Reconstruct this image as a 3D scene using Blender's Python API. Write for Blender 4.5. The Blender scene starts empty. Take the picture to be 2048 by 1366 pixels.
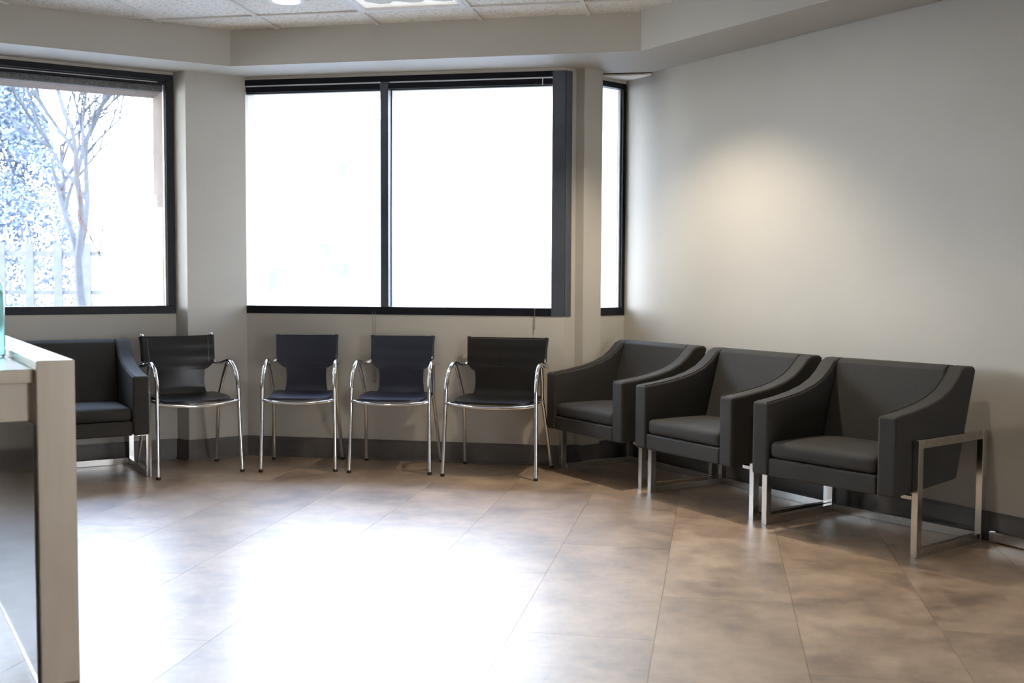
import bpy, bmesh, math, random
from mathutils import Vector, Matrix, noise
random.seed(7)
R = math.radians
COL = bpy.context.scene.collection
sc = bpy.context.scene

# ------------------------------------------------------------------ camera
cd = bpy.data.cameras.new('camera'); cam = bpy.data.objects.new('camera', cd); COL.objects.link(cam)
sc.camera = cam
PITCH, ROLL, EYE = 0.05654, -0.00494, 1.18
F_ = Vector((0, math.cos(PITCH), -math.sin(PITCH))); U_ = Vector((0, math.sin(PITCH), math.cos(PITCH))); X_ = Vector((1, 0, 0))
xc = math.cos(ROLL)*X_ - math.sin(ROLL)*U_; yc = math.sin(ROLL)*X_ + math.cos(ROLL)*U_; zc = -F_
cam.matrix_world = Matrix(((xc.x, yc.x, zc.x, 0), (xc.y, yc.y, zc.y, 0), (xc.z, yc.z, zc.z, EYE), (0, 0, 0, 1)))
cd.sensor_width = 36; cd.lens = 2173.3*36/2048; cd.clip_start = .05; cd.clip_end = 300
cd.dof.use_dof = True; cd.dof.focus_distance = 6.2; cd.dof.aperture_fstop = 4.0

# ------------------------------------------------------------------ world, sun, exposure
SKY = 32.0
w = bpy.data.worlds.new('sky'); sc.world = w; w.use_nodes = True
nt = w.node_tree; nt.nodes.clear()
out = nt.nodes.new('ShaderNodeOutputWorld'); bg = nt.nodes.new('ShaderNodeBackground')
tc = nt.nodes.new('ShaderNodeTexCoord'); sep = nt.nodes.new('ShaderNodeSeparateXYZ'); ramp = nt.nodes.new('ShaderNodeValToRGB')
nt.links.new(tc.outputs['Generated'], sep.inputs[0]); nt.links.new(sep.outputs['Z'], ramp.inputs[0])
ramp.color_ramp.elements[0].position = 0.0; ramp.color_ramp.elements[0].color = (.94, .97, 1, 1)
ramp.color_ramp.elements[1].position = 1.0; ramp.color_ramp.elements[1].color = (.35, .55, 1, 1)
nt.links.new(ramp.outputs[0], bg.inputs[0]); bg.inputs[1].default_value = SKY
nt.links.new(bg.outputs[0], out.inputs[0])
sd = bpy.data.lights.new('sun', 'SUN'); sd.energy = 6; sd.angle = R(.6); sd.color = (1, .95, .86)
sun = bpy.data.objects.new('sun', sd); COL.objects.link(sun); sun.rotation_euler = (R(38), 0, R(35))
sc.view_settings.view_transform = 'Standard'; sc.view_settings.look = 'None'
sc.view_settings.exposure = -0.45; sc.view_settings.gamma = 1; sc.view_settings.use_curve_mapping = False

# ------------------------------------------------------------------ materials
def mat(name, color=(.5, .5, .5), rough=.5, metal=0., spec=.5, build=None, **kw):
    m = bpy.data.materials.new(name); m.use_nodes = True
    b = m.node_tree.nodes['Principled BSDF']
    b.inputs['Base Color'].default_value = (*color, 1); b.inputs['Roughness'].default_value = rough
    b.inputs['Metallic'].default_value = metal; b.inputs['Specular IOR Level'].default_value = spec
    for k, v in kw.items(): b.inputs[k].default_value = v
    if build: build(m.node_tree, b)
    return m
def noise_col(c1, c2, scale, detail=4, rough_amt=None, bump=0., bscale=None, coord='Object', stretch=(1, 1, 1), lo=.35, hi=.65):
    def f(nt, b):
        N, L = nt.nodes, nt.links
        tc = N.new('ShaderNodeTexCoord'); mp = N.new('ShaderNodeMapping'); mp.inputs['Scale'].default_value = stretch
        L.new(tc.outputs[coord], mp.inputs[0])
        n = N.new('ShaderNodeTexNoise'); n.inputs['Scale'].default_value = scale; n.inputs['Detail'].default_value = detail
        L.new(mp.outputs[0], n.inputs['Vector'])
        r = N.new('ShaderNodeValToRGB'); r.color_ramp.elements[0].position = lo; r.color_ramp.elements[1].position = hi
        r.color_ramp.elements[0].color = (*c1, 1); r.color_ramp.elements[1].color = (*c2, 1)
        L.new(n.outputs['Fac'], r.inputs[0]); L.new(r.outputs[0], b.inputs['Base Color'])
        if bump:
            n2 = N.new('ShaderNodeTexNoise'); n2.inputs['Scale'].default_value = bscale or scale*4; n2.inputs['Detail'].default_value = 3
            L.new(mp.outputs[0], n2.inputs['Vector'])
            bp = N.new('ShaderNodeBump'); bp.inputs['Strength'].default_value = bump; bp.inputs['Distance'].default_value = .002
            L.new(n2.outputs['Fac'], bp.inputs['Height']); L.new(bp.outputs[0], b.inputs['Normal'])
    return f
def floor_nodes(nt, b):
    N, L = nt.nodes, nt.links
    g = N.new('ShaderNodeNewGeometry'); oi = N.new('ShaderNodeObjectInfo')
    add = N.new('ShaderNodeVectorMath'); add.operation = 'ADD'
    mul = N.new('ShaderNodeVectorMath'); mul.operation = 'SCALE'; mul.inputs['Scale'].default_value = 9.
    cmb = N.new('ShaderNodeCombineXYZ'); L.new(oi.outputs['Random'], cmb.inputs[2]); L.new(cmb.outputs[0], mul.inputs[0])
    L.new(g.outputs['Position'], add.inputs[0]); L.new(mul.outputs[0], add.inputs[1])
    n1 = N.new('ShaderNodeTexNoise'); n1.inputs['Scale'].default_value = 3.2; n1.inputs['Detail'].default_value = 8; n1.inputs['Roughness'].default_value = .62
    n2 = N.new('ShaderNodeTexNoise'); n2.inputs['Scale'].default_value = 14; n2.inputs['Detail'].default_value = 6; n2.inputs['Roughness'].default_value = .7
    L.new(add.outputs[0], n1.inputs['Vector']); L.new(add.outputs[0], n2.inputs['Vector'])
    mx = N.new('ShaderNodeMix'); mx.inputs[0].default_value = .38
    L.new(n1.outputs['Fac'], mx.inputs[2]); L.new(n2.outputs['Fac'], mx.inputs[3])
    r = N.new('ShaderNodeValToRGB'); e = r.color_ramp.elements
    e[0].position = .38; e[0].color = (.155, .095, .056, 1); e[1].position = .62; e[1].color = (.47, .345, .235, 1)
    m_ = e.new(.5); m_.color = (.33, .225, .14, 1)
    L.new(mx.outputs[0], r.inputs[0])
    hv = N.new('ShaderNodeHueSaturation'); mr = N.new('ShaderNodeMapRange'); mr.inputs[3].default_value = .90; mr.inputs[4].default_value = 1.1
    L.new(oi.outputs['Random'], mr.inputs[0]); L.new(mr.outputs[0], hv.inputs['Value']); L.new(r.outputs[0], hv.inputs['Color'])
    L.new(hv.outputs[0], b.inputs['Base Color'])
    rr = N.new('ShaderNodeMapRange'); rr.inputs[3].default_value = .30; rr.inputs[4].default_value = .46
    L.new(n2.outputs['Fac'], rr.inputs[0]); L.new(rr.outputs[0], b.inputs['Roughness'])
    bp = N.new('ShaderNodeBump'); bp.inputs['Strength'].default_value = .08; bp.inputs['Distance'].default_value = .002
    L.new(n2.outputs['Fac'], bp.inputs['Height']); L.new(bp.outputs[0], b.inputs['Normal'])
    b.inputs['Coat Weight'].default_value = 1; b.inputs['Coat Roughness'].default_value = .39; b.inputs['Coat IOR'].default_value = 2.1; b.inputs['Specular IOR Level'].default_value = .8
def tile_nodes(nt, b):
    N, L = nt.nodes, nt.links
    g = N.new('ShaderNodeNewGeometry')
    v = N.new('ShaderNodeTexNoise'); v.inputs['Scale'].default_value = 75; v.inputs['Detail'].default_value = 4; v.inputs['Roughness'].default_value = .7
    L.new(g.outputs['Position'], v.inputs['Vector'])
    r = N.new('ShaderNodeValToRGB'); e = r.color_ramp.elements
    e[0].position = .33; e[0].color = (.40, .375, .33, 1); e[1].position = .47; e[1].color = (.86, .83, .77, 1)
    L.new(v.outputs['Fac'], r.inputs[0]); L.new(r.outputs[0], b.inputs['Base Color'])
    bp = N.new('ShaderNodeBump'); bp.inputs['Strength'].default_value = .6; bp.inputs['Distance'].default_value = .004
    L.new(v.outputs['Fac'], bp.inputs['Height']); L.new(bp.outputs[0], b.inputs['Normal'])
def fabric_nodes(c1, c2):
    def f(nt, b):
        N, L = nt.nodes, nt.links
        tc = N.new('ShaderNodeTexCoord')
        n = N.new('ShaderNodeTexNoise'); n.inputs['Scale'].default_value = 260; n.inputs['Detail'].default_value = 2
        n2 = N.new('ShaderNodeTexNoise'); n2.inputs['Scale'].default_value = 6; n2.inputs['Detail'].default_value = 3
        L.new(tc.outputs['Object'], n.inputs['Vector']); L.new(tc.outputs['Object'], n2.inputs['Vector'])
        mx = N.new('ShaderNodeMix'); mx.inputs[0].default_value = .4
        L.new(n.outputs['Fac'], mx.inputs[2]); L.new(n2.outputs['Fac'], mx.inputs[3])
        r = N.new('ShaderNodeValToRGB'); r.color_ramp.elements[0].position = .35; r.color_ramp.elements[1].position = .65
        r.color_ramp.elements[0].color = (*c1, 1); r.color_ramp.elements[1].color = (*c2, 1)
        L.new(mx.outputs[0], r.inputs[0]); L.new(r.outputs[0], b.inputs['Base Color'])
        bp = N.new('ShaderNodeBump'); bp.inputs['Strength'].default_value = .25; bp.inputs['Distance'].default_value = .001
        L.new(n.outputs['Fac'], bp.inputs['Height']); L.new(bp.outputs[0], b.inputs['Normal'])
    return f
def glass_mat(name, tint=(.97, .985, .98)):
    m = bpy.data.materials.new(name); m.use_nodes = True; nt = m.node_tree; nt.nodes.clear()
    o = nt.nodes.new('ShaderNodeOutputMaterial'); t = nt.nodes.new('ShaderNodeBsdfTransparent'); t.inputs[0].default_value = (*tint, 1)
    g = nt.nodes.new('ShaderNodeBsdfGlossy'); g.inputs['Roughness'].default_value = .01
    # thin pane: Schlick reflectance, the same from both sides
    ge = nt.nodes.new('ShaderNodeNewGeometry'); dt = nt.nodes.new('ShaderNodeVectorMath'); dt.operation = 'DOT_PRODUCT'
    nt.links.new(ge.outputs['Normal'], dt.inputs[0]); nt.links.new(ge.outputs['Incoming'], dt.inputs[1])
    def mth(op, a, b=None):
        n = nt.nodes.new('ShaderNodeMath'); n.operation = op
        if isinstance(a, float): n.inputs[0].default_value = a
        else: nt.links.new(a, n.inputs[0])
        if b is not None:
            if isinstance(b, float): n.inputs[1].default_value = b
            else: nt.links.new(b, n.inputs[1])
        return n.outputs[0]
    fr_ = mth('ADD', mth('MULTIPLY', mth('POWER', mth('SUBTRACT', 1., mth('ABSOLUTE', dt.outputs['Value'])), 5.), .9), .04)
    x = nt.nodes.new('ShaderNodeMixShader')
    nt.links.new(fr_, x.inputs[0]); nt.links.new(t.outputs[0], x.inputs[1]); nt.links.new(g.outputs[0], x.inputs[2])
    nt.links.new(x.outputs[0], o.inputs[0]); return m
M = dict(
    wall=mat('wall_paint', (.47, .447, .40), .5, build=noise_col((.43, .408, .363), (.45, .427, .382), 2, bump=.15, bscale=220)),
    bulk=mat('bulkhead_paint', (.47, .45, .405), .6, build=noise_col((.46, .44, .396), (.48, .46, .414), 2, bump=.12, bscale=220)),
    dark_wall=mat('unseen_wall_dark', (.12, .07, .04), .4, build=noise_col((.09, .05, .028), (.15, .09, .05), 3, stretch=(6, 6, .6))),  # invented dark finish for the unseen walls, added to cut bounced light
    base=mat('rubber_baseboard', (.09, .082, .075), .45, build=noise_col((.085, .077, .070), (.105, .095, .088), 9)),
    floor=mat('floor_stone_vinyl', (.3, .23, .17), .36, build=floor_nodes),
    joint=mat('floor_joint', (.05, .04, .03), .9, spec=.0, build=noise_col((.045, .035, .03), (.06, .05, .04), 20)),
    tile=mat('ceiling_tile_mineral', (.7, .68, .62), .9, build=tile_nodes),
    tbar=mat('grid_metal_white', (.74, .72, .67), .45, build=noise_col((.72, .70, .65), (.76, .74, .69), 8)),
    frame=mat('window_frame_dark', (.006, .007, .011), .45, spec=.22, build=noise_col((.005, .006, .010), (.007, .008, .013), 12)),
    slate_lit=mat('window_panel_slate_lit', (.06, .07, .085), .26, spec=.8, build=noise_col((.050, .060, .075), (.060, .070, .088), 6)),  # reflected floor glare put into the colour: lighter and bluer than the frame
    gasket=mat('window_gasket_pale', (.55, .56, .55), .4, build=noise_col((.52, .53, .52), (.58, .59, .58), 12)),
    glass=glass_mat('window_glass'),
    chrome=mat('chrome', (.72, .72, .73), .09, 1., build=noise_col((.70, .70, .71), (.75, .75, .76), 5)),
    steel=mat('brushed_steel', (.60, .59, .57), .22, 1., build=noise_col((.57, .56, .54), (.63, .62, .60), 40, stretch=(1, 1, .1))),
    fabric=mat('armchair_fabric', (.03, .028, .026), .8, build=fabric_nodes((.0145, .0132, .0115), (.027, .0245, .0215))),
    leather=mat('black_leather', (.012, .011, .011), .32, spec=.38, build=noise_col((.007, .0065, .0062), (.011, .010, .0095), 60, bump=.12, bscale=420)),
    leather_skytint=mat('black_leather_sky_tint', (.012, .014, .03), .42, spec=.6, build=noise_col((.007, .009, .024), (.010, .014, .034), 60, bump=.12, bscale=420)),  # black leather with the sky's blue reflection put into the base colour
    stitch=mat('pale_stitching', (.45, .38, .28), .8, build=noise_col((.4, .34, .25), (.5, .42, .32), 60)),
    rubber=mat('black_rubber', (.012, .012, .012), .7, build=noise_col((.010, .010, .010), (.016, .016, .016), 60)),
    laminate=mat('counter_laminate', (.58, .52, .43), .32, build=noise_col((.58, .50, .395), (.62, .54, .43), 5, stretch=(6, 6, 1))),
    gloss=mat('counter_gloss_panel', (.22, .23, .25), .12, build=noise_col((.19, .20, .22), (.25, .26, .28), 2.5, stretch=(5, 5, .4))),
    stucco=mat('outside_stucco', (.14, .105, .08), .9, build=noise_col((.098, .068, .050), (.118, .082, .060), 8, bump=.4, bscale=90)),
    shade=mat('shade_fabric_grey', (.12, .125, .13), .8, build=noise_col((.08, .085, .09), (.17, .175, .18), 90, bump=.5, bscale=160)),
    white=mat('white_plastic', (.8, .8, .8), .35, build=noise_col((.78, .78, .78), (.82, .82, .82), 12)),
    cord=mat('blind_cord_grey', (.22, .20, .20), .6, build=noise_col((.2, .18, .18), (.25, .23, .23), 30)),
    eave=mat('eave_panel_white', (.82, .80, .75), .7, build=noise_col((.80, .78, .73), (.84, .82, .77), 8)),
    bwall=mat('far_building_render', (.20, .195, .19), .85, build=noise_col((.27, .265, .26), (.31, .305, .30), 3)),
    bglass=mat('far_window_blue', (.10, .16, .26), .15, build=noise_col((.08, .13, .22), (.12, .19, .30), 2)),
    ground=mat('outside_paving', (.2, .2, .19), .9, build=noise_col((.18, .18, .17), (.23, .225, .22), 2)),
    leaf=mat('evergreen_foliage', (.05, .075, .09), .7, build=noise_col((.07, .095, .14), (.15, .19, .25), 4)),
    bark=mat('pale_bark', (.55, .50, .46), .85, build=noise_col((.034, .038, .046), (.045, .05, .06), 9)),
    fence=mat('fence_timber_grey', (.07, .075, .09), .85, build=noise_col((.06, .065, .08), (.08, .085, .10), 5)),
    twig=mat('brown_twig', (.30, .17, .11), .85, build=noise_col((.024, .011, .006), (.04, .02, .012), 9)),
)
def emis(name, col, s, rough=.5):
    m = mat(name, col, rough); b = m.node_tree.nodes['Principled BSDF']
    b.inputs['Emission Color'].default_value = (*col, 1); b.inputs['Emission Strength'].default_value = s; return m
M['lamp'] = emis('lamp_diffuser_lit', (1, .93, .82), 6)
M['bottle'] = mat('cyan_clear_plastic', (.45, .93, .95), .15, **{'Transmission Weight': .75, 'IOR': 1.3})

# ------------------------------------------------------------------ mesh helpers
def link(name, bm, m, parent=None, bevel=0, seg=2, smooth=None, recalc=True):
    if recalc: bmesh.ops.recalc_face_normals(bm, faces=bm.faces)
    if bevel:
        es = [e for e in bm.edges if len(e.link_faces) == 2 and e.calc_face_angle(0) > R(28)]
        bmesh.ops.bevel(bm, geom=es, offset=bevel, segments=seg, profile=.5, affect='EDGES', clamp_overlap=True)
    me = bpy.data.meshes.new(name); bm.to_mesh(me); bm.free()
    o = bpy.data.objects.new(name, me); COL.objects.link(o)
    if isinstance(m, (list, tuple)):
        for q in m: me.materials.append(q)
    else: me.materials.append(m)
    if smooth is None: smooth = bevel > 0
    if smooth:
        me.shade_smooth(); me.set_sharp_from_angle(angle=R(40))
        if bevel:
            wn = o.modifiers.new('weighted_normal', 'WEIGHTED_NORMAL'); wn.keep_sharp = True
    if parent: o.parent = parent
    return o
def box(bm, x0, x1, y0, y1, z0, z1, mx=None):
    vs = [bm.verts.new(Vector(p) if mx is None else mx @ Vector(p)) for p in
          [(x0, y0, z0), (x1, y0, z0), (x1, y1, z0), (x0, y1, z0), (x0, y0, z1), (x1, y0, z1), (x1, y1, z1), (x0, y1, z1)]]
    for f in [(0, 3, 2, 1), (4, 5, 6, 7), (0, 1, 5, 4), (1, 2, 6, 5), (2, 3, 7, 6), (3, 0, 4, 7)]: bm.faces.new([vs[i] for i in f])
    return vs
def prism(bm, pts, z0, z1):
    a = [bm.verts.new((p[0], p[1], z0)) for p in pts]; b = [bm.verts.new((p[0], p[1], z1)) for p in pts]; n = len(pts)
    bm.faces.new(a[::-1]); bm.faces.new(b)
    for i in range(n): bm.faces.new([a[i], a[(i+1) % n], b[(i+1) % n], b[i]])
def frame_mx(A, B):
    """local x runs from A to B, local y points outdoors (left of A->B), z up"""
    A = Vector((A[0], A[1], 0)); d = Vector((B[0], B[1], 0))-A; L = d.length; d.normalize(); n = Vector((-d.y, d.x, 0))
    return Matrix(((d.x, n.x, 0, A.x), (d.y, n.y, 0, A.y), (0, 0, 1, 0), (0, 0, 0, 1))), L
def catmull(P, n=8):
    P = [Vector(p) for p in P]; out = []
    Q = [P[0]*2-P[1]]+P+[P[-1]*2-P[-2]]
    for i in range(1, len(Q)-2):
        a, b, c, d = Q[i-1:i+3]
        for k in range(n):
            t = k/n; out.append(.5*((2*b)+(c-a)*t+(2*a-5*b+4*c-d)*t*t+(3*b-a-3*c+d)*t**3))
    out.append(P[-1]); return out
def tube(bm, path, r, n=12, cap=True):
    path = [Vector(p) for p in path]; rings = []
    t = (path[1]-path[0]).normalized(); u = t.orthogonal().normalized()
    for i, p in enumerate(path):
        if i == 0: tt = path[1]-path[0]
        elif i == len(path)-1: tt = path[-1]-path[-2]
        else: tt = path[i+1]-path[i-1]
        tt.normalize(); u = (u-tt*u.dot(tt)).normalized(); v = tt.cross(u)
        rr = r(i/(len(path)-1)) if callable(r) else r
        rings.append([bm.verts.new(p+(u*math.cos(2*math.pi*k/n)+v*math.sin(2*math.pi*k/n))*rr) for k in range(n)])
    for a, b in zip(rings, rings[1:]):
        for k in range(n): bm.faces.new([a[k], a[(k+1) % n], b[(k+1) % n], b[k]])
    if cap: bm.faces.new(rings[0][::-1]); bm.faces.new(rings[-1])
def lathe(bm, prof, n=24, c=(0, 0)):
    rings = []
    for r, z in prof:
        rings.append([bm.verts.new((c[0]+r*math.cos(2*math.pi*k/n), c[1]+r*math.sin(2*math.pi*k/n), z)) for k in range(n)])
    for a, b in zip(rings, rings[1:]):
        for k in range(n): bm.faces.new([a[k], a[(k+1) % n], b[(k+1) % n], b[k]])
    bm.faces.new(rings[0][::-1]); bm.faces.new(rings[-1])
def soft_box(bm, x0, x1, y0, y1, z0, z1, r=.03, crown=.01, n=12, front=0.0):
    b2 = bmesh.new(); bmesh.ops.create_cube(b2, size=2); bmesh.ops.subdivide_edges(b2, edges=b2.edges, cuts=n, use_grid_fill=True)
    hx, hy, hz = (x1-x0)/2, (y1-y0)/2, (z1-z0)/2; c = Vector(((x0+x1)/2, (y0+y1)/2, (z0+z1)/2)); mp = {}
    def warp(t, h):   # concentrate rows near the rounded edge
        return math.copysign(1-(1-abs(t))**1.6, t)*h
    for v in b2.verts:
        p = Vector((warp(v.co.x, hx), warp(v.co.y, hy), warp(v.co.z, hz)))
        q = Vector((max(-hx+r, min(hx-r, p.x)), max(-hy+r, min(hy-r, p.y)), max(-hz+r, min(hz-r, p.z))))
        d = p-q
        if d.length > 1e-6: p = q+d.normalized()*r
        fx = 1-(p.x/hx)**2; fy = 1-(p.y/hy)**2; fz = 1-(p.z/hz)**2
        if p.z > 0: p.z += crown*fx*fy
        if p.y < 0: p.y -= front*fx*max(fz, 0)
        mp[v] = bm.verts.new(p+c)
    for f in b2.faces: bm.faces.new([mp[v] for v in f.verts])
    b2.free()
def empty(name, loc=(0, 0, 0), rz=0):
    o = bpy.data.objects.new(name, None); COL.objects.link(o); o.location = loc; o.rotation_euler = (0, 0, rz); o.empty_display_size = .1; return o
def tag(o, label=None, cat=None, group=None, kind=None):
    if label: o['label'] = label
    if cat: o['category'] = cat
    if group: o['group'] = group
    if kind: o['kind'] = kind
    return o
KIDS = {}
def copy_tree(o, parent=None):
    c = o.copy(); COL.objects.link(c); c.parent = parent
    for ch in list(o.children): copy_tree(ch, c)
    return c

# ------------------------------------------------------------------ plan of the room (metres)
SOFF, CEIL, SILL, HEAD = 2.504, 2.7215, .952, 2.485
Lr = Vector((-2.192, 7.086)); Ld = Vector((math.cos(R(30)), math.sin(R(30)))); LW = 7.5; L0 = Lr-Ld*LW
C1 = Vector((-2.092, 7.008)); C1r = Vector((-1.768, 7.243))
K = Vector((.327, 6.85)); COR = Vector((.742, 7.211))
C2a = Vector((.447, 6.862)); C2b = Vector((.566, 6.952))
Rd = (Vector((2.153+.045, 4.904+.028))-COR).normalized(); Rn = Vector((Rd.y, -Rd.x))  # Rn points into the room
if Rn.x > 0: Rn = -Rn
R1 = COR+Rd*12
BACK = -5.0
T = .16

def wall_run(name, A, B, openings=(), label=None, ext0=0, ext1=0, T=.16, m='wall'):
    mx, L = frame_mx(A, B); bm = bmesh.new(); x = -ext0
    for (a, b, z0, z1) in openings:
        if a > x: box(bm, x, a, 0, T, 0, CEIL+.1, mx)
        box(bm, a, b, 0, T, 0, z0, mx); box(bm, a, b, 0, T, z1, CEIL+.1, mx); x = b
    if L+ext1 > x: box(bm, x, L+ext1, 0, T, 0, CEIL+.1, mx)
    o = link(name, bm, M[m]); tag(o, kind='structure'); return o
# base slab and ceiling slab
ROOM = [L0, Lr, C1, C1r, K, COR, R1, Vector((R1.x, BACK)), Vector((L0.x, BACK))]
bm = bmesh.new(); box(bm, -9.4, 8.3, -5.3, 7.6, -.2, -.004)
floor = link('floor', bm, M['joint']); tag(floor, kind='structure')
bm = bmesh.new(); box(bm, -9.4, 8.3, -5.3, 7.6, CEIL+.02, CEIL+.2)
ceiling = link('ceiling', bm, M['tbar']); tag(ceiling, kind='structure')

W1a = LW-4.6
wall_run('wall_left', L0, Lr, [(W1a, LW, SILL, HEAD)])
mMx, mL = frame_mx(C1r, K)
wall_run('wall_back', C1r, K, [(0, mL, SILL, HEAD)])
tMx, tL = frame_mx(K, COR)
tw0 = .30
wall_run('wall_corner', K, COR, [(tw0, tL, SILL, HEAD-.02)], T=.06)
bm = bmesh.new(); prism(bm, [COR, R1, R1-Rn*T, COR+Rd*.42-Rn*T], 0, CEIL+.1); tag(link('wall_right', bm, M['wall']), kind='structure')
wall_run('wall_rear', (R1.x, BACK), (L0.x, BACK), m='dark_wall')
wall_run('wall_side', (L0.x, BACK), L0, ext1=.1, m='dark_wall')
bm = bmesh.new(); prism(bm, [(Lr.x, Lr.y), (C1.x, C1.y), (C1r.x, C1r.y), (C1r.x+.02, C1r.y+.17), (Lr.x+.02, Lr.y+.3)], 0, CEIL)
tag(link('wall_pillar_left', bm, M['wall']), kind='structure')
tp = lambda s: K+(COR-K).normalized()*s
pa = tp(.094); pb = tp(.29)
bm = bmesh.new(); prism(bm, [pa, C2a, C2b, pb, pb+Vector((-.05, .1)), pa+Vector((-.05, .1))], 0, CEIL)
tag(link('wall_pillar_right', bm, M['wall']), kind='structure')

# bulkhead around the windows and the right wall
f0, f1, f2, f3 = Vector((-2.9, 6.222)), Vector((-1.768, 6.876)), Vector((.736, 6.357)), Vector((1.492, 5.203))
fl = f1+(f0-f1).normalized()*7.2; fr = f2+(f3-f2).normalized()*11.7
bm = bmesh.new()
prism(bm, [fl, f1, f2, fr, R1+Vector((.0, -.1)), COR, K, C1r, C1, Lr, L0], SOFF, CEIL+.01)
tag(link('trim_1', bm, M['bulk']), kind='structure')

# baseboards
def base_run(name, A, B, e0=0., e1=0.):
    mx, L = frame_mx(A, B); bm = bmesh.new()
    box(bm, -e0, L+e1, -.012, 0, 0, .118, mx); box(bm, -e0, L+e1, -.008, 0, .118, .132, mx)
    box(bm, -e0, L+e1, -.02, -.012, 0, .012, mx)
    tag(link(name, bm, M['base']), kind='structure')
base_run('baseboard_left', L0, Lr); base_run('baseboard_pillar_left_side', Lr, C1, e1=.008); base_run('baseboard_pillar_left_front', C1, C1r, e0=.008)
base_run('baseboard_back', C1r, K, e1=-.005); base_run('baseboard_corner', K, COR)
base_run('baseboard_pillar_right_side', pa, C2a, e1=.008); base_run('baseboard_pillar_right_front', C2a, C2b, e0=.008)
base_run('baseboard_right', COR, R1)

# floor tiles, each its own piece of the floor
ax = R(-10.6); Uv = Vector((math.cos(ax), math.sin(ax))); Vv = Vector((-Uv.y, Uv.x))
TW, TL = .475, 1.24
def inside(p, poly):
    c = False; n = len(poly)
    for i in range(n):
        a, b = poly[i], poly[(i+1) % n]
        if (a[1] > p[1]) != (b[1] > p[1]) and p[0] < (b[0]-a[0])*(p[1]-a[1])/(b[1]-a[1])+a[0]: c = not c
    return c
bm = bmesh.new(); box(bm, .0006, TW-.0006, .0006, TL-.0006, -.004, 0)
tile0 = None; cnt = 0
for i in range(-7, 11):
    for j in range(-3, 8):
        u0 = -1.606+i*TW; v0 = 4.776-4*TL+j*TL+((i-2)*.5115) % TL
        cpt = Uv*(u0+TW/2)+Vv*(v0+TL/2)
        pts = [Uv*(u0+a*TW)+Vv*(v0+b*TL) for a in (0, .5, 1) for b in (0, .25, .5, .75, 1)]
        if not any(inside(p, ROOM) for p in pts): continue
        if tile0 is None:
            tile0 = link('floor_tile', bm, M['floor']); o = tile0
        else: o = tile0.copy(); COL.objects.link(o)
        o.parent = floor; o.location = (*(Uv*u0+Vv*v0), 0); o.rotation_euler = (0, 0, ax); cnt += 1
# the floor beyond the tile field (behind the camera), one plain sheet
bm = bmesh.new(); box(bm, -9.2, 8.1, -5.1, -.4, -.004, -.0005)
box(bm, -9.2, -3.9, -.4, 6, -.004, -.0005)
o = link('floor_sheet', bm, M['floor']); o.parent = floor; tag(o, kind='stuff')

# ceiling grid and tiles
CW = .6435; GU, GV = -2.0395, 6.10; TRO = [(0, 0)]
bm = bmesh.new(); box(bm, .013, CW-.013, .013, CW-.013, .006, .018)
g0 = None
for i in range(-5, 8):
    for j in range(-8, 2):
        u0 = GU+i*CW; v0 = GV-CW+j*CW
        pts = [Uv*(u0+a*CW)+Vv*(v0+b*CW) for a in (0, 1) for b in (0, 1)]
        if not any(inside(p, ROOM) for p in pts) or (i, j) in TRO: continue
        if g0 is None: g0 = link('ceiling_tile', bm, M['tile'], bevel=.002, seg=1); o = g0
        else: o = g0.copy(); COL.objects.link(o)
        o.parent = ceiling; o.location = (*(Uv*u0+Vv*v0), CEIL); o.rotation_euler = (0, 0, ax)
bm = bmesh.new(); mxg = Matrix(((Uv.x, Vv.x, 0, 0), (Uv.y, Vv.y, 0, 0), (0, 0, 1, 0), (0, 0, 0, 1)))
for i in range(-6, 10): box(bm, GU+i*CW-.012, GU+i*CW+.012, GV-10*CW, GV+2*CW, CEIL-.003, CEIL+.02, mxg)
for j in range(-10, 3): box(bm, GU-6*CW, GU+9*CW, GV+j*CW-.012, GV+j*CW+.012, CEIL-.0035, CEIL+.0195, mxg)
o = link('ceiling_grid', bm, M['tbar']); o.parent = ceiling

# troffers
def troffer(u0, v0, label):
    c = Uv*(u0+CW/2)+Vv*(v0+CW/2)
    t = empty('ceiling_troffer', (c.x, c.y, CEIL), ax); tag(t, label, 'ceiling light')
    h = CW/2-.013; bm = bmesh.new()
    box(bm, -h, h, -h, -h+.03, -.006, .03); box(bm, -h, h, h-.03, h, -.006, .03); box(bm, -h, -h+.03, -h+.03, h-.03, -.006, .03); box(bm, h-.03, h, -h+.03, h-.03, -.006, .03)
    link('frame', bm, M['white'], t, bevel=.003)
    bm = bmesh.new(); n = 6; g = [[None]*(n+1) for _ in range(n+1)]; k = h-.03
    for a in range(n+1):
        for b_ in range(n+1):
            z = .040 if (a % 2 and b_ % 2) else (.022 if (a+b_) % 2 else .004)
            if a in (0, n) or b_ in (0, n): z = .010
            g[a][b_] = bm.verts.new((-k+2*k*a/n, -k+2*k*b_/n, z))
    for a in range(n):
        for b_ in range(n): bm.faces.new([g[a][b_], g[a+1][b_], g[a+1][b_+1], g[a][b_+1]])
    link('lens', bm, M['lens'], t, recalc=False)
    return t
M['lens'] = mat('troffer_lens_acrylic', (.86, .86, .83), .25, **{'Emission Color': (1, .97, .9, 1), 'Emission Strength': .55}, build=noise_col((.84, .84, .81), (.88, .88, .85), 12))
troffer(GU, GV-CW, 'square troffer light panel with faceted acrylic lens in the tiled ceiling')
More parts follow.
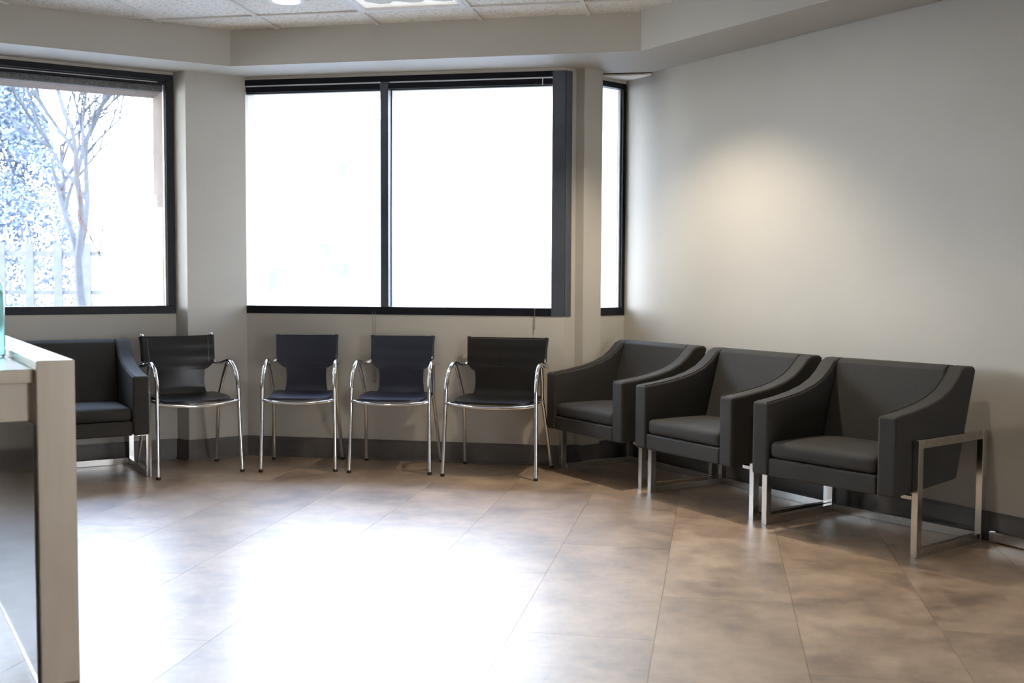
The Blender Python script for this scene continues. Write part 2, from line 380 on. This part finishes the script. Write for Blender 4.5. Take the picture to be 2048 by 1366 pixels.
# downlights
def downlight(x, y, label, power, spot=R(95)):
    t = empty('recessed_downlight', (x, y, CEIL)); tag(t, label, 'ceiling light', 'round recessed downlights')
    bm = bmesh.new(); n = 32
    prof = [(.074, .0), (.076, -.008), (.094, -.008), (.099, -.003), (.099, .004), (.074, .004)]
    rings = [[bm.verts.new((r*math.cos(2*math.pi*k/n), r*math.sin(2*math.pi*k/n), z)) for k in range(n)] for r, z in prof]
    for a, b_ in zip(rings, rings[1:]+rings[:1]):
        for k in range(n): bm.faces.new([a[k], a[(k+1) % n], b_[(k+1) % n], b_[k]])
    link('trim_ring', bm, M['white'], t, smooth=True)
    bm = bmesh.new(); lathe(bm, [(.02, -.014), (.05, -.012), (.075, -.006), (.075, .002)], 32)
    link('diffuser', bm, M['lamp'], t, smooth=True)
    ld = bpy.data.lights.new('downlight_lamp', 'SPOT'); ld.energy = power; ld.spot_size = spot; ld.spot_blend = .6; ld.shadow_soft_size = .06; ld.color = (1, .86, .66)
    lo = bpy.data.objects.new('downlight_lamp', ld); COL.objects.link(lo); lo.parent = t; lo.location = (0, 0, -.03)
def gc(i, j): return Uv*(GU+(i+.5)*CW)+Vv*(GV-CW+(j+.5)*CW)
p = gc(-1, 0); downlight(p.x, p.y, 'round white recessed downlight in a speckled ceiling tile above the left window', 16)
p = gc(1, -2); downlight(p.x, p.y, 'round recessed downlight above the photo, in front of the middle chairs', 60)
p = gc(3, -2); downlight(p.x, p.y, 'round recessed downlight above the photo, in front of the stitched chair', 60)
p = COR+Rd*1.1+Rn*.87; downlight(p.x, p.y, 'round recessed downlight close to the right bulkhead, washing the wall above the armchairs', 250, R(112))
p = COR+Rd*4.2+Rn*1.4; downlight(p.x, p.y, 'round recessed downlight outside the photo to the right', 12)
p = gc(-4, -2); downlight(p.x, p.y, 'round recessed downlight outside the photo, above the counter', 12)
p = gc(1, -5); downlight(p.x, p.y, 'round recessed downlight outside the photo, above the camera', 12)

# ------------------------------------------------------------------ windows
def window_parts(root, mx, a, b, z0, z1, mull=(), fw=.05, fd=.10, left=True, right=True, gy=.050):
    """dark frame members and panes; local y 0..fd outwards"""
    bm = bmesh.new(); box(bm, a, b, -.004, fd, z1-.036, z1, mx); link('head_frame', bm, M['frame'], root, bevel=.002, seg=1)
    bm = bmesh.new(); box(bm, a, b, -.006, fd, z0, z0+.05, mx); link('sill_frame', bm, M['frame'], root, bevel=.002, seg=1)
    edges = []
    if left:
        bm = bmesh.new(); box(bm, a, a+fw, -.004, fd, z0+.05, z1-.036, mx); link('side_frame', bm, M['frame'], root, bevel=.002, seg=1)
    if right:
        bm = bmesh.new(); box(bm, b-fw, b, -.004, fd, z0+.05, z1-.036, mx); link('side_frame', bm, M['frame'], root, bevel=.002, seg=1)
        bm = bmesh.new(); box(bm, b-fw-.010, b-fw, .02, gy, z0+.05, z1-.036, mx); link('glazing_gasket', bm, M['gasket'], root)
    for m_ in mull:
        bm = bmesh.new(); box(bm, m_-.026, m_+.026, -.004, fd, z0+.05, z1-.036, mx); link('mullion', bm, M['slate_lit'], root, bevel=.002, seg=1)
    xs = [a+(fw if left else 0)]+[q for m_ in mull for q in (m_-.026, m_+.026)]+[b-(fw if right else 0)]
    for x0, x1 in zip(xs[::2], xs[1::2]):
        bm = bmesh.new(); box(bm, x0, x1, gy, gy+.006, z0+.05, z1-.036, mx); link('pane', bm, M['glass'], root)
lMx, lL = frame_mx(L0, Lr)
w1 = tag(empty('window_1'), kind='structure'); window_parts(w1, lMx, W1a, LW, SILL, HEAD, mull=(LW-3.30, LW-1.65))
w2 = tag(empty('window_2'), kind='structure')
mu = .955   # centre of mullion along the back wall
window_parts(w2, mMx, 0.0, mL-.08, SILL, HEAD, mull=(mu,), left=False, right=False)
bm = bmesh.new(); box(bm, mL-.082, mL+.002, -.006, .06, SILL, HEAD, mMx); link('corner_panel', bm, M['slate_lit'], w2, bevel=.003, seg=2)
bm = bmesh.new(); box(bm, .002, .055, -.006, .06, SILL, HEAD, tMx); link('corner_post', bm, M['slate_lit'], w2, bevel=.003, seg=2)
w3 = tag(empty('window_3'), kind='structure'); window_parts(w3, tMx, tw0, tL, SILL, HEAD-.02, fw=.028, fd=.05, gy=.035)

# blinds raised in window 2, rolled shade in window 1
def raised_blind(mx, a, b, label, cords=(), wand=None):
    t = empty('window_blind', tuple(mx @ Vector(((a+b)/2, 0, 0))), 0); tag(t, label, 'window blind')
    inv = Matrix.Translation(-Vector(t.location)) @ mx
    def add(n, x0, x1, y0, y1, z0, z1, m_, bv=.001):
        bm = bmesh.new(); box(bm, x0, x1, y0, y1, z0, z1, inv); return link(n, bm, m_, t, bevel=bv, seg=1)
    zt = HEAD-.036
    add('gap_light_strip', a+.01, b-.02, .004, .008, zt-.009, zt-.001, M['white'])  # white strip stands in for daylight leaking above the headrail
    hr = add('headrail', a+.004, b-.004, .0, .035, zt-.045, zt-.010, M['frame'], .002)
    for q in range(3):
        bm = bmesh.new(); box(bm, a+.006, b-.006, .004, .030, zt-.0495-q*.0022, zt-.0480-q*.0022, inv); link('slat', bm, M['frame'], t)
    add('bottom_rail', a+.006, b-.006, .004, .030, zt-.0600, zt-.0550, M['gasket'])
    for (x, z1, dy) in cords:
        bm = bmesh.new(); tube(bm, [inv @ Vector((x, -.012, zt-.045)), inv @ Vector((x+.002, -.014, (zt+z1)/2)), inv @ Vector((x, -.014, z1))], .0016, 6); link('cord', bm, M['cord'], t)
    if wand:
        x, z1 = wand
        bm = bmesh.new(); tube(bm, [inv @ Vector((x, -.014, zt-.04)), inv @ Vector((x, -.016, z1+.09))], .0012, 6); link('pull_cord', bm, M['cord'], t)
        bm = bmesh.new(); tube(bm, [inv @ Vector((x, -.016, z1+.09)), inv @ Vector((x, -.016, z1))], .0035, 8); link('tassel', bm, M['cord'], t)
        bm = bmesh.new(); tube(bm, [inv @ Vector((x+.04, -.006, zt-.01)), inv @ Vector((x+.04, -.008, zt-.05))], .003, 8); link('wand_clip', bm, M['white'], t)
    return t
raised_blind(mMx, .0, mu-.026, 'dark slatted blind raised to the top of the left pane of the middle window', cords=[])
t = raised_blind(mMx, mu+.026, mL-.082, 'dark slatted blind raised above the right pane with a hanging pull cord', wand=(mL-.185, .865))
bm = bmesh.new(); inv = Matrix.Translation(-Vector(t.location)) @ mMx
tube(bm, [inv @ Vector((mu+.050, -.006, HEAD-.08)), inv @ Vector((mu+.046, -.006, 1.6)), inv @ Vector((mu+.046, -.006, SILL+.055))], .0045, 8); link('tilt_wand', bm, M['rubber'], t)
# loop of cord hanging below the sill behind the third chair
lc = empty('cord_loop', tuple(mMx @ Vector((.885, 0, 0)))); tag(lc, 'thin grey looped blind cord hanging down the wall under the mullion', 'cord')
inv = Matrix.Translation(-Vector(lc.location)) @ mMx
for dx in (-.008, .010):
    bm = bmesh.new(); tube(bm, [inv @ Vector((.885+dx, -.012, SILL+.02)), inv @ Vector((.885+dx, -.008, .8)), inv @ Vector((.885+dx*.9, -.006, .52))], .0014, 6); link('strand', bm, M['cord'], lc)
bm = bmesh.new(); tube(bm, [inv @ Vector((.876, -.008, .525)), inv @ Vector((.885, -.008, .51)), inv @ Vector((.895, -.008, .525))], .004, 8); link('weight', bm, M['cord'], lc)
# window 1 shade
t = empty('roller_shade', tuple(lMx @ Vector((LW-1, 0, 0)))); tag(t, 'rolled up grey fabric shade under the head of the left window', 'window shade')
inv = Matrix.Translation(-Vector(t.location)) @ lMx
bm = bmesh.new(); tube(bm, [inv @ Vector((LW-1.61, .024, HEAD-.088)), inv @ Vector((LW-.07, .024, HEAD-.088))], .024, 20); link('fabric_roll', bm, M['shade'], t, smooth=True)
bm = bmesh.new(); box(bm, LW-1.62, LW-.055, .0, .012, HEAD-.066, HEAD-.038, inv); link('headrail', bm, M['frame'], t, bevel=.002)
bm = bmesh.new(); box(bm, LW-1.60, LW-.10, -.003, 0, HEAD-.054, HEAD-.049, inv); link('rail_edge', bm, M['gasket'], t)

# ------------------------------------------------------------------ outdoors: reveals, eave, ground, building, trees
def outer_reveal(name, mx, a, b, d0, d1, z0, z1, jl=True, jr=True, thick=.25):
    bm = bmesh.new()
    box(bm, a-thick, b+thick, d0, d1, z1, z1+.5, mx); box(bm, a-thick, b+thick, d0, d1, z0-.5, z0, mx)
    if jr: box(bm, b, b+thick, d0, d1, z0, z1, mx)
    if jl: box(bm, a-thick, a, d0, d1, z0, z1, mx)
    tag(link(name, bm, M['stucco']), kind='structure')
outer_reveal('trim_2', lMx, W1a, LW-.035, T, .46, SILL, 2.40, thick=.15)
bm = bmesh.new(); box(bm, -.05, mL+.05, T, .24, 2.435, 2.9, mMx); tag(link('trim_3', bm, M['stucco']), kind='structure')
bm = bmesh.new(); box(bm, -.4, mL+.9, .24, .9, 2.50, 2.62, mMx); ev = link('trim_4', bm, M['stucco']); tag(ev, kind='structure')
e0 = None
for i in range(5):
    bm = bmesh.new(); box(bm, -.35+i*.62, -.35+i*.62+.61, .25, .85, 2.485, 2.499, mMx); o = link('eave_panel', bm, M['eave'], bevel=.003, seg=1); o.parent = ev
bm = bmesh.new(); box(bm, -60, 60, 7.9, 90, -.5, -.35); tag(link('trim_5', bm, M['ground']), kind='structure')

def far_building(x0, x1, y0, y1, h, label, wins, bays):
    t = empty('building', ((x0+x1)/2, y0, -.35)); tag(t, label, 'building')
    bm = bmesh.new(); box(bm, x0-t.location.x, x1-t.location.x, 0, y1-y0, 0, h); link('wall', bm, M['bwall'], t)
    bm = bmesh.new(); box(bm, x0-t.location.x, x1-t.location.x, 0, y1-y0, h, h+.3); link('roof_edge', bm, M['bwall'], t)
    for (wx, wz, ww, wh) in wins:
        bm = bmesh.new(); X = wx-t.location.x
        box(bm, X-.06, X+ww+.06, -.05, .0, wz-.06, wz); box(bm, X-.06, X+ww+.06, -.05, 0, wz+wh, wz+wh+.06); box(bm, X-.06, X, -.05, 0, wz, wz+wh); box(bm, X+ww, X+ww+.06, -.05, 0, wz, wz+wh)
        f = link('window', bm, M['eave'], t)
        bm = bmesh.new(); box(bm, X, X+ww, -.02, -.005, wz, wz+wh); link('pane', bm, M['bglass'], f)
far_building(-.5, 12, 18, 26, 15.0, 'tall pale building filling the right pane of the middle window', [(3.5, 4.5, 1.2, 1.2)], 0)  # height and left edge shaped to block sky glare on the floor
far_building(-8.5, -2.3, 30, 34, 5.6, 'low pale building seen through the left pane of the middle window', [(-5.3, 2.15, .3, .35), (-4.75, 4.35, .34, .36), (-4.95, 1.6, .42, .38), (-6.7, 1.2, .3, .6)], 0)

def tree(name, loc, label, cat, m_bark, h, seedv, spread=.6, levels=5, r0=.09, group=None, leafy=None, start=None):
    rnd = random.Random(seedv); t = empty(name, loc); tag(t, label, cat, group)
    bmt = bmesh.new(); bmb = bmesh.new(); tips = []
    def grow(bm, p, d, ln, r, lv):
        n = 4; pts = [p]
        for i in range(n):
            d = (d+Vector((rnd.uniform(-1, 1), rnd.uniform(-1, 1), rnd.uniform(-.5, .7)))*.18).normalized(); p = p+d*(ln/n); pts.append(p)
        tube(bm, pts, lambda q: r*(1-.45*q), 5 if lv < 3 else 3, cap=False)
        if lv >= levels: tips.append(p); return
        for k in range(3 if lv < 2 else (3 if rnd.random() < .6 else 2)):
            nd = (d+Vector((rnd.uniform(-1, 1), rnd.uniform(-1, 1), rnd.uniform(-.25, .8)))*spread*1.2).normalized()
            grow(bmb, pts[rnd.choice([2, 3, 4, 4])], nd, ln*rnd.uniform(.6, .82), r*.64, lv+1)
    grow(bmt, Vector((0, 0, 0)), Vector((rnd.uniform(-.2, .2), 0, 1)), h*.34, r0, 0)
    link('trunk', bmt, m_bark, t, smooth=True); link('branches', bmb, m_bark, t, smooth=True)
    return t, tips
G = -.35
tree('bare_tree', (-7.4, 19, G), 'pale leafless tree spreading its branches outside the left window', 'tree', M['bark'], 7.5, 3, .8, 8, .10)
tree('bare_shrub', (-4.9, 13.2, G), 'small brown twiggy shrub low outside the left window', 'shrub', M['twig'], 3.2, 11, .55, 6, .022)
def foliage_tree(loc, h, rad, label, seedv):
    rnd = random.Random(seedv); t = empty('evergreen_tree', loc); tag(t, label, 'tree')
    bm = bmesh.new(); tube(bm, [(0, 0, 0), (.05, 0, h*.5), (0, 0, h*.9)], lambda q: .2*(1-.7*q), 8); link('trunk', bm, M['twig'], t, smooth=True)
    bm = bmesh.new()
    for k in range(60000):
        z = rnd.random()**.8; rr = rad*(1-z*.75)*math.sqrt(rnd.random()); a = rnd.uniform(0, 2*math.pi)
        c = Vector((rr*math.cos(a), rr*math.sin(a), h*(.08+.92*z))); s = rnd.uniform(.018, .042)
        if noise.noise(c*.9) < -.02-.25*z: continue
        u = Vector((rnd.gauss(0, 1), rnd.gauss(0, 1), rnd.gauss(0, 1))).normalized(); v = u.orthogonal().normalized()
        bm.faces.new([bm.verts.new(c+u*s*1.6), bm.verts.new(c+v*s), bm.verts.new(c-u*s*1.6), bm.verts.new(c-v*s)])
    o = link('foliage', bm, M['leaf'], t, recalc=False); tag(o, kind='stuff')
foliage_tree((-11.7, 24, G), 8.2, 2.5, 'dark evergreen tree at the left edge of the left window', 5)
# low fence far outside
t = empty('garden_fence', (-9, 21, G)); tag(t, 'low pale picket fence behind the bare tree', 'fence')
for i in range(9):
    bm = bmesh.new(); x = -2.6+i*.55; box(bm, x, x+.16, 0, .05, 0, 2.2); link('picket', bm, M['fence'], t)
for z in (1.2, 1.95):
    bm = bmesh.new(); box(bm, -2.7, 2.1, .05, .09, z, z+.09); link('rail', bm, M['fence'], t)

# ------------------------------------------------------------------ lounge armchairs
def make_armchair():
    t = empty('lounge_armchair')
    W = .383; ta = .092; FAB = M['fabric']
    prof = [(-.400, .268), (.085, .300), (.225, .785), (.205, .802), (.150, .800), (.118, .785), (.070, .738), (.020, .702), (-.05, .672), (-.14, .648), (-.26, .628), (-.400, .612)]
    for s in (-1, 1):
        bm = bmesh.new(); x0, x1 = (s*W, s*(W-ta))
        a = [bm.verts.new((x0, y, z)) for y, z in prof]; b = [bm.verts.new((x1, y, z)) for y, z in prof]; n = len(prof)
        bm.faces.new(a); bm.faces.new(b[::-1])
        for i in range(n): bm.faces.new([a[i], a[(i+1) % n], b[(i+1) % n], b[i]])
        link('arm', bm, FAB, t, bevel=.013, seg=3)
    # backrest between the arms
    bm = bmesh.new(); xi = W-ta-.002
    pb_ = [(-.01, .30), (.083, .302), (.222, .785), (.205, .801), (.150, .801), (.125, .785)]
    a = [bm.verts.new((-xi, y, z)) for y, z in pb_]; b = [bm.verts.new((xi, y, z)) for y, z in pb_]; n = len(pb_)
    bm.faces.new(a); bm.faces.new(b[::-1])
    for i in range(n): bm.faces.new([a[i], a[(i+1) % n], b[(i+1) % n], b[i]])
    link('backrest', bm, FAB, t, bevel=.008, seg=3)
    bm = bmesh.new(); box(bm, -xi, xi, -.396, .05, .268, .352); link('seat_base', bm, FAB, t, bevel=.010, seg=3)
    bm = bmesh.new(); soft_box(bm, -xi+.003, xi-.003, -.392, .03, .352, .432, r=.026, crown=.016, n=14, front=.006); link('seat_cushion', bm, FAB, t, smooth=True)
    # seams along the inner top edge of each arm
    for s in (-1, 1):
        bm = bmesh.new(); pts = [(s*(W-ta+.010), y, z+.0015) for y, z in prof[5:]]
        tube(bm, [Vector(p) for p in pts], .0022, 6); link('piping', bm, FAB, t, smooth=True)
    # flat bar chrome loops
    for s in (-1, 1):
        xo, xi2 = s*.415, s*.385; xa, xb = min(xo, xi2), max(xo, xi2); loop = empty('sled_leg'); loop.parent = t
        def bar(n, *q):
            bm = bmesh.new(); box(bm, *q); link(n, bm, M['steel'], loop, bevel=.0015, seg=1)
        bar('front_post', xa, xb, -.280, -.243, 0, .508)
        bar('rear_post', xa, xb, .243, .280, 0, .508)
        bar('floor_bar', xa, xb, -.243, .243, 0, .037)
        bar('side_bar', xa, xb, -.243, .243, .471, .508)
    bm = bmesh.new(); box(bm, -.385, .385, .252, .280, 0, .040); link('rear_floor_bar', bm, M['steel'], t, bevel=.0015, seg=1)
    for s in (-1, 1):
        bm = bmesh.new(); box(bm, min(s*.385, s*.335), max(s*.385, s*.335), -.280, -.243, .250, .268); link('seat_bracket', bm, M['steel'], t, bevel=.0015, seg=1)
    return t
G_ARM = 'charcoal lounge armchairs with chrome loop legs'
def place_arm(o, x, y, rz, label):
    o.location = (x, y, 0); o.rotation_euler = (0, 0, rz); tag(o, label, 'armchair', G_ARM)
arm0 = make_armchair()
ud = Vector((.52176, -.85309)); nd = Vector((-.85309, -.52176)); C0 = Vector((.742, 7.211)); th = math.atan2(ud.y, ud.x)
def wallpos(s, d): return C0+ud*s+nd*d
chairs = []
p = wallpos(.556, .605-.28); place_arm(arm0, p.x, p.y, th, 'charcoal fabric armchair in the far corner beside the narrow window, farthest of three')
p = wallpos(1.447, .610-.28); o = copy_tree(arm0); place_arm(o, p.x, p.y, th, 'charcoal fabric armchair in the middle of the three along the right wall')
A = Vector((1.727, 4.574)); B = Vector((1.217, 5.226)); th3 = math.atan2(A.y-B.y, A.x-B.x); n3 = Vector((math.sin(th3), -math.cos(th3)))
cc = (A+B)/2-n3*.28; o = copy_tree(arm0); place_arm(o, cc.x, cc.y, th3, 'charcoal fabric armchair nearest the camera by the right wall, its chrome side loop fully visible')
# left armchair: front right foot at (-2.173, 6.47)
th4 = R(30); u4 = Vector((math.cos(th4), math.sin(th4))); n4 = Vector((math.sin(th4), -math.cos(th4)))
cc = Vector((-2.173, 6.47))+n4*.065-u4*.415-n4*.28; o = copy_tree(arm0); place_arm(o, cc.x, cc.y, th4, 'charcoal fabric armchair under the left window, half hidden by the pale counter')

# chrome rail on the floor by the right wall
p = wallpos(3.35, -.02); t = empty('floor_rail', (p.x, p.y, 0), th); tag(t, 'flat chrome rail on the floor along the baseboard right of the nearest armchair', 'metal rail')
bm = bmesh.new(); box(bm, -.62, .62, -.012, .012, .006, .050); link('rail_bar', bm, M['steel'], t, bevel=.0015, seg=1)
for x in (-.60, .60):
    bm = bmesh.new(); box(bm, x-.012, x+.012, -.014, .014, 0, .056); link('rail_foot', bm, M['steel'], t, bevel=.0015, seg=1)

# ------------------------------------------------------------------ chrome tube side chairs
def make_sidechair(w, leather, sleeves=False, stitched=False, name='side_chair', bwk=.90, waist=.72):
    t = empty(name); r = .0115; bw = w*bwk
    for s in (-1, 1):
        fp = [(s*w, -.265, .012), (s*w*.985, -.250, .20), (s*w*.97, -.238, .40), (s*w*.965, -.228, .53), (s*w*.955, -.195, .61), (s*w*.945, -.145, .655), (s*w*.94, -.085, .672),
              (s*w*.94, -.02, .664), (s*w*.94, .05, .652), (s*w*.945, .125, .645), (s*w*.94, .165, .645), (s*bw*1.0, .195, .66), (s*bw, .205, .69), (s*bw*1.01, .225, .76), (s*bw*1.03, .243, .828 if sleeves else .800)]
        bm = bmesh.new(); tube(bm, catmull(fp, 6), r, 14); o = link('arm_and_leg_tube', bm, M['chrome'], t, smooth=True)
        bm = bmesh.new(); lathe(bm, [(.0125, 0), (.0135, .004), (.0135, .016), (.0118, .018)], 14, (s*w, -.265)); link('foot_cap', bm, M['rubber'], t, smooth=True)
        rp = [(s*w*.94, -.055, .655), (s*w*.93, -.03, .62), (s*w*.90, .03, .52), (s*w*.88, .075, .445), (s*w*.90, .12, .36), (s*w*.95, .20, .16), (s*w*.985, .262, .012)]
        bm = bmesh.new(); tube(bm, catmull(rp, 6), r*.95, 14); link('rear_leg', bm, M['chrome'], t, smooth=True)
        bm = bmesh.new(); lathe(bm, [(.0125, 0), (.0132, .004), (.0132, .016), (.0115, .018)], 14, (s*w*.985, .262)); link('foot_cap', bm, M['rubber'], t, smooth=True)
        # side seat rail
        bm = bmesh.new(); tube(bm, catmull([(s*w*.965, -.236, .437), (s*w*.88, -.20, .437), (s*w*.86, 0, .435), (s*w*.86, .14, .432)], 5), .008, 10); link('seat_rail', bm, M['chrome'], t, smooth=True)
        bm = bmesh.new(); lathe(bm, [(.006, .43), (.009, .434), (.009, .44), (.006, .444)], 10, (s*w*.895, .07)); link('bolt', bm, M['chrome'], t, smooth=True)
    bm = bmesh.new(); tube(bm, catmull([(-w*.965, -.238, .440), (-w*.7, -.262, .430), (0, -.282, .421), (w*.7, -.262, .430), (w*.965, -.238, .440)], 8), .009, 12); link('front_rail', bm, M['chrome'], t, smooth=True)
    bm = bmesh.new(); tube(bm, catmull([(-w*.86, .14, .432), (0, .15, .425), (w*.86, .14, .432)], 6), .008, 10); link('cross_rail', bm, M['chrome'], t, smooth=True)
    # seat pad: dished leather with rounded front
    NX, NY = 24, 16; sw = w*.88; th_ = .014
    def seat_pt(a, b):      # a -1..1, b 0 front..1 rear
        fx = abs(a)**3.2; yf = -.272+.055*fx; yb = .165
        y = yf+(yb-yf)*b; hw = sw*(1-.10*(1-b)**6-.06*b)
        z = .462-.010*(1-a*a)*math.sin(math.pi*min(1, b*1.1))-.010*(1-b)**5+.002
        return Vector((a*hw, y, z))
    bm = bmesh.new(); top = [[bm.verts.new(seat_pt(-1+2*i/NX, j/NY)) for j in range(NY+1)] for i in range(NX+1)]
    bot = [[bm.verts.new(seat_pt(-1+2*i/NX, j/NY)*1.0-Vector((0, 0, th_))) for j in range(NY+1)] for i in range(NX+1)]
    for i in range(NX):
        for j in range(NY):
            bm.faces.new([top[i][j], top[i+1][j], top[i+1][j+1], top[i][j+1]]); bm.faces.new([bot[i][j], bot[i][j+1], bot[i+1][j+1], bot[i+1][j]])
    for i in range(NX):
        bm.faces.new([top[i][0], bot[i][0], bot[i+1][0], top[i+1][0]]); bm.faces.new([top[i][NY], top[i+1][NY], bot[i+1][NY], bot[i][NY]])
    for j in range(NY):
        bm.faces.new([top[0][j], top[0][j+1], bot[0][j+1], bot[0][j]]); bm.faces.new([top[NX][j], bot[NX][j], bot[NX][j+1], top[NX][j+1]])
    link('seat', bm, leather, t, bevel=0, smooth=True)
    # backrest sling
    NZ, NX = 40, 24; th_ = .007
    def half(z):
        zt, zs, zw = .822, .650, .608
        k = (z-zs)/(zt-zs)
        if z >= zs: return bw*(1.0+.035*k)+.004
        if z >= zw:
            q = (zs-z)/(zs-zw); return (bw+.004)*(waist+(1-waist)*math.sqrt(max(0, 1-q**1.0))**1.3)
        q = (zw-z)/(zw-.45); return (bw+.004)*(waist-.02*math.sin(q*math.pi)+.05*q**3)
    def yprof(z):
        P = [(.445, .150), (.50, .172), (.56, .170), (.62, .168), (.68, .182), (.75, .204), (.83, .228)]
        for (z0, y0), (z1, y1) in zip(P, P[1:]):
            if z <= z1: q = max(0, (z-z0)/(z1-z0)); q = q*q*(3-2*q)*.5+q*.5; return y0+(y1-y0)*q
        return P[-1][1]
    def back_pt(a, b):
        z = .448+(.822-.448)*b
        if b > .98 and not sleeves: z -= .006*abs(a)**6
        hw = half(z); x = a*hw
        dish = .022*(1-a*a) if z > .62 else .022*(1-a*a)*max(0, (z-.45)/.17)
        return Vector((x, yprof(z)+dish-.006, z+(.0 if sleeves else 0)-(.004*(1-a*a) if b > .5 else 0)*b))
    bm = bmesh.new()
    # denser rows around the shoulder
    bs = sorted(set([j/28 for j in range(29)]+[.36+.17*j/16 for j in range(17)]))
    NZ = len(bs)-1
    top = [[bm.verts.new(back_pt(-1+2*i/NX, b)) for b in bs] for i in range(NX+1)]
    bot = [[bm.verts.new(back_pt(-1+2*i/NX, b)+Vector((0, th_, 0))) for b in bs] for i in range(NX+1)]
    for i in range(NX):
        for j in range(NZ):
            bm.faces.new([top[i][j], top[i+1][j], top[i+1][j+1], top[i][j+1]]); bm.faces.new([bot[i][j], bot[i][j+1], bot[i+1][j+1], bot[i+1][j]])
    for i in range(NX):
        bm.faces.new([top[i][0], bot[i][0], bot[i+1][0], top[i+1][0]]); bm.faces.new([top[i][NZ], top[i+1][NZ], bot[i+1][NZ], bot[i][NZ]])
    for j in range(NZ):
        bm.faces.new([top[0][j], top[0][j+1], bot[0][j+1], bot[0][j]]); bm.faces.new([top[NX][j], bot[NX][j], bot[NX][j+1], top[NX][j+1]])
    link('backrest', bm, leather, t, smooth=True)
    for s in (-1, 1):
        sr = .020 if sleeves else .0135
        pts = [(s*bw*1.0, .208-(0 if sleeves else .004), .668), (s*bw*1.01, .224-(0 if sleeves else .004), .76), (s*bw*1.03, .241-(0 if sleeves else .004), .818)]
        bm = bmesh.new(); tube(bm, catmull(pts, 5), sr, 16); link('back_sleeve', bm, leather, t, smooth=True)
        if sleeves:
            bm = bmesh.new(); tube(bm, [Vector(pts[-1])+Vector((0, 0, -.002)), Vector(pts[-1])+Vector((0, .003, .012)), Vector(pts[-1])+Vector((0, .004, .017))], lambda q: .0125*(1-.4*q*q), 14); link('post_cap', bm, M['chrome'], t, smooth=True)
    if stitched or sleeves:
        bm = bmesh.new()
        if stitched:
            for k in range(56):
                a = -.94+1.88*k/55; p = back_pt(a, .975)+Vector((0, -.0015, 0)); box(bm, p.x-.0016, p.x+.0016, p.y-.0012, p.y+.001, p.z-.0008, p.z+.0008)
        if sleeves:
            for s in (-1, 1):
                for k in range(26):
                    p = back_pt(s*.86, .56+.40*k/25)+Vector((0, -.0015, 0)); box(bm, p.x-.0008, p.x+.0008, p.y-.0012, p.y+.001, p.z-.0016, p.z+.0016)
        tag(link('stitching', bm, M['stitch'], t), kind='stuff')
    for ch in t.children:      # the rear half of the chair is shallower
        for v in ch.data.vertices:
            if v.co.y > 0: v.co.y *= .76
    return t
G_SC = 'chrome tube side chairs with dark leather slings'
def place_sc(o, fx, fy, rz, label):
    n = Vector((math.sin(rz), -math.cos(rz))); c = Vector((fx, fy))-n*.265
    o.location = (c.x, c.y, 0); o.rotation_euler = (0, 0, rz); tag(o, label, 'chair', G_SC)
a_ = make_sidechair(.254, M['leather'], sleeves=True, bwk=.83); place_sc(a_, -1.855, 6.449, R(34), 'chrome tube chair with black leather sleeves over its back posts, before the left pillar')
b_ = make_sidechair(.226, M['leather_skytint'], bwk=.81, waist=.69); place_sc(b_, -1.305, 6.597, R(3), 'chrome tube chair with plain sky-tinted black leather back, first chair right of the left pillar')
c_ = make_sidechair(.248, M['leather_skytint'], bwk=.77, waist=.74); place_sc(c_, -.742, 6.545, R(-5), 'chrome tube chair with sky-tinted black leather back, below the window mullion and hanging cord')
d_ = make_sidechair(.287, M['leather'], stitched=True, bwk=.85, waist=.80); place_sc(d_, -.135, 6.403, R(-14), 'wider chrome tube chair with dotted stitching along its back top, beside the corner armchair')

# ------------------------------------------------------------------ reception counter at the left
cu = Vector((-.523, .8524)); cw = Vector((.8524, .523))       # along the counter, across towards the right
S0 = Vector((-1.35, 3.073))
t = empty('reception_counter', (S0.x, S0.y, 0), math.atan2(cw.y, cw.x)); tag(t, 'pale laminate reception counter with thick end panel at the left edge', 'counter')
# local x = across (right), local y = along (away)
def cb(n, m_, *q, bv=.002):
    bm = bmesh.new(); box(bm, *q); return link(n, bm, m_, t, bevel=bv, seg=2)
cb('end_panel', M['laminate'], 0, .104, 0, 2.35, 0, .944, bv=.004)
cb('side_panel', M['gloss'], -.008, -.0005, .03, 2.33, .012, .76, bv=.001)
cb('kick_strip', M['steel'], -.012, -.0005, .0, 2.33, 0, .012, bv=.001)
cb('desk_top', M['laminate'], -1.6, -.0005, .035, 1.95, .878, .918, bv=.004)
cb('apron', M['laminate'], -1.58, -.012, .055, .09, .768, .878)
cb('rear_apron', M['laminate'], -1.58, -.012, 1.88, 1.91, .768, .878)
cb('end_panel', M['laminate'], -1.70, -1.6, 0, 2.35, 0, .944, bv=.004)
# bottle on the desk
q = S0+cu*1.02+cw*(-.145)
bt = empty('bottle', (-1.712, 3.557, .9185)); tag(bt, 'clear cyan plastic bottle standing on the counter at the left edge', 'bottle')
bm = bmesh.new(); lathe(bm, [(.040, 0), (.046, .006), (.046, .20), (.043, .235), (.030, .262), (.018, .272), (.018, .280)], 28); link('body', bm, M['bottle'], bt, smooth=True)
bm = bmesh.new(); lathe(bm, [(.020, .278), (.021, .282), (.021, .302), (.018, .306)], 24); link('cap', bm, M['white'], bt, smooth=True)
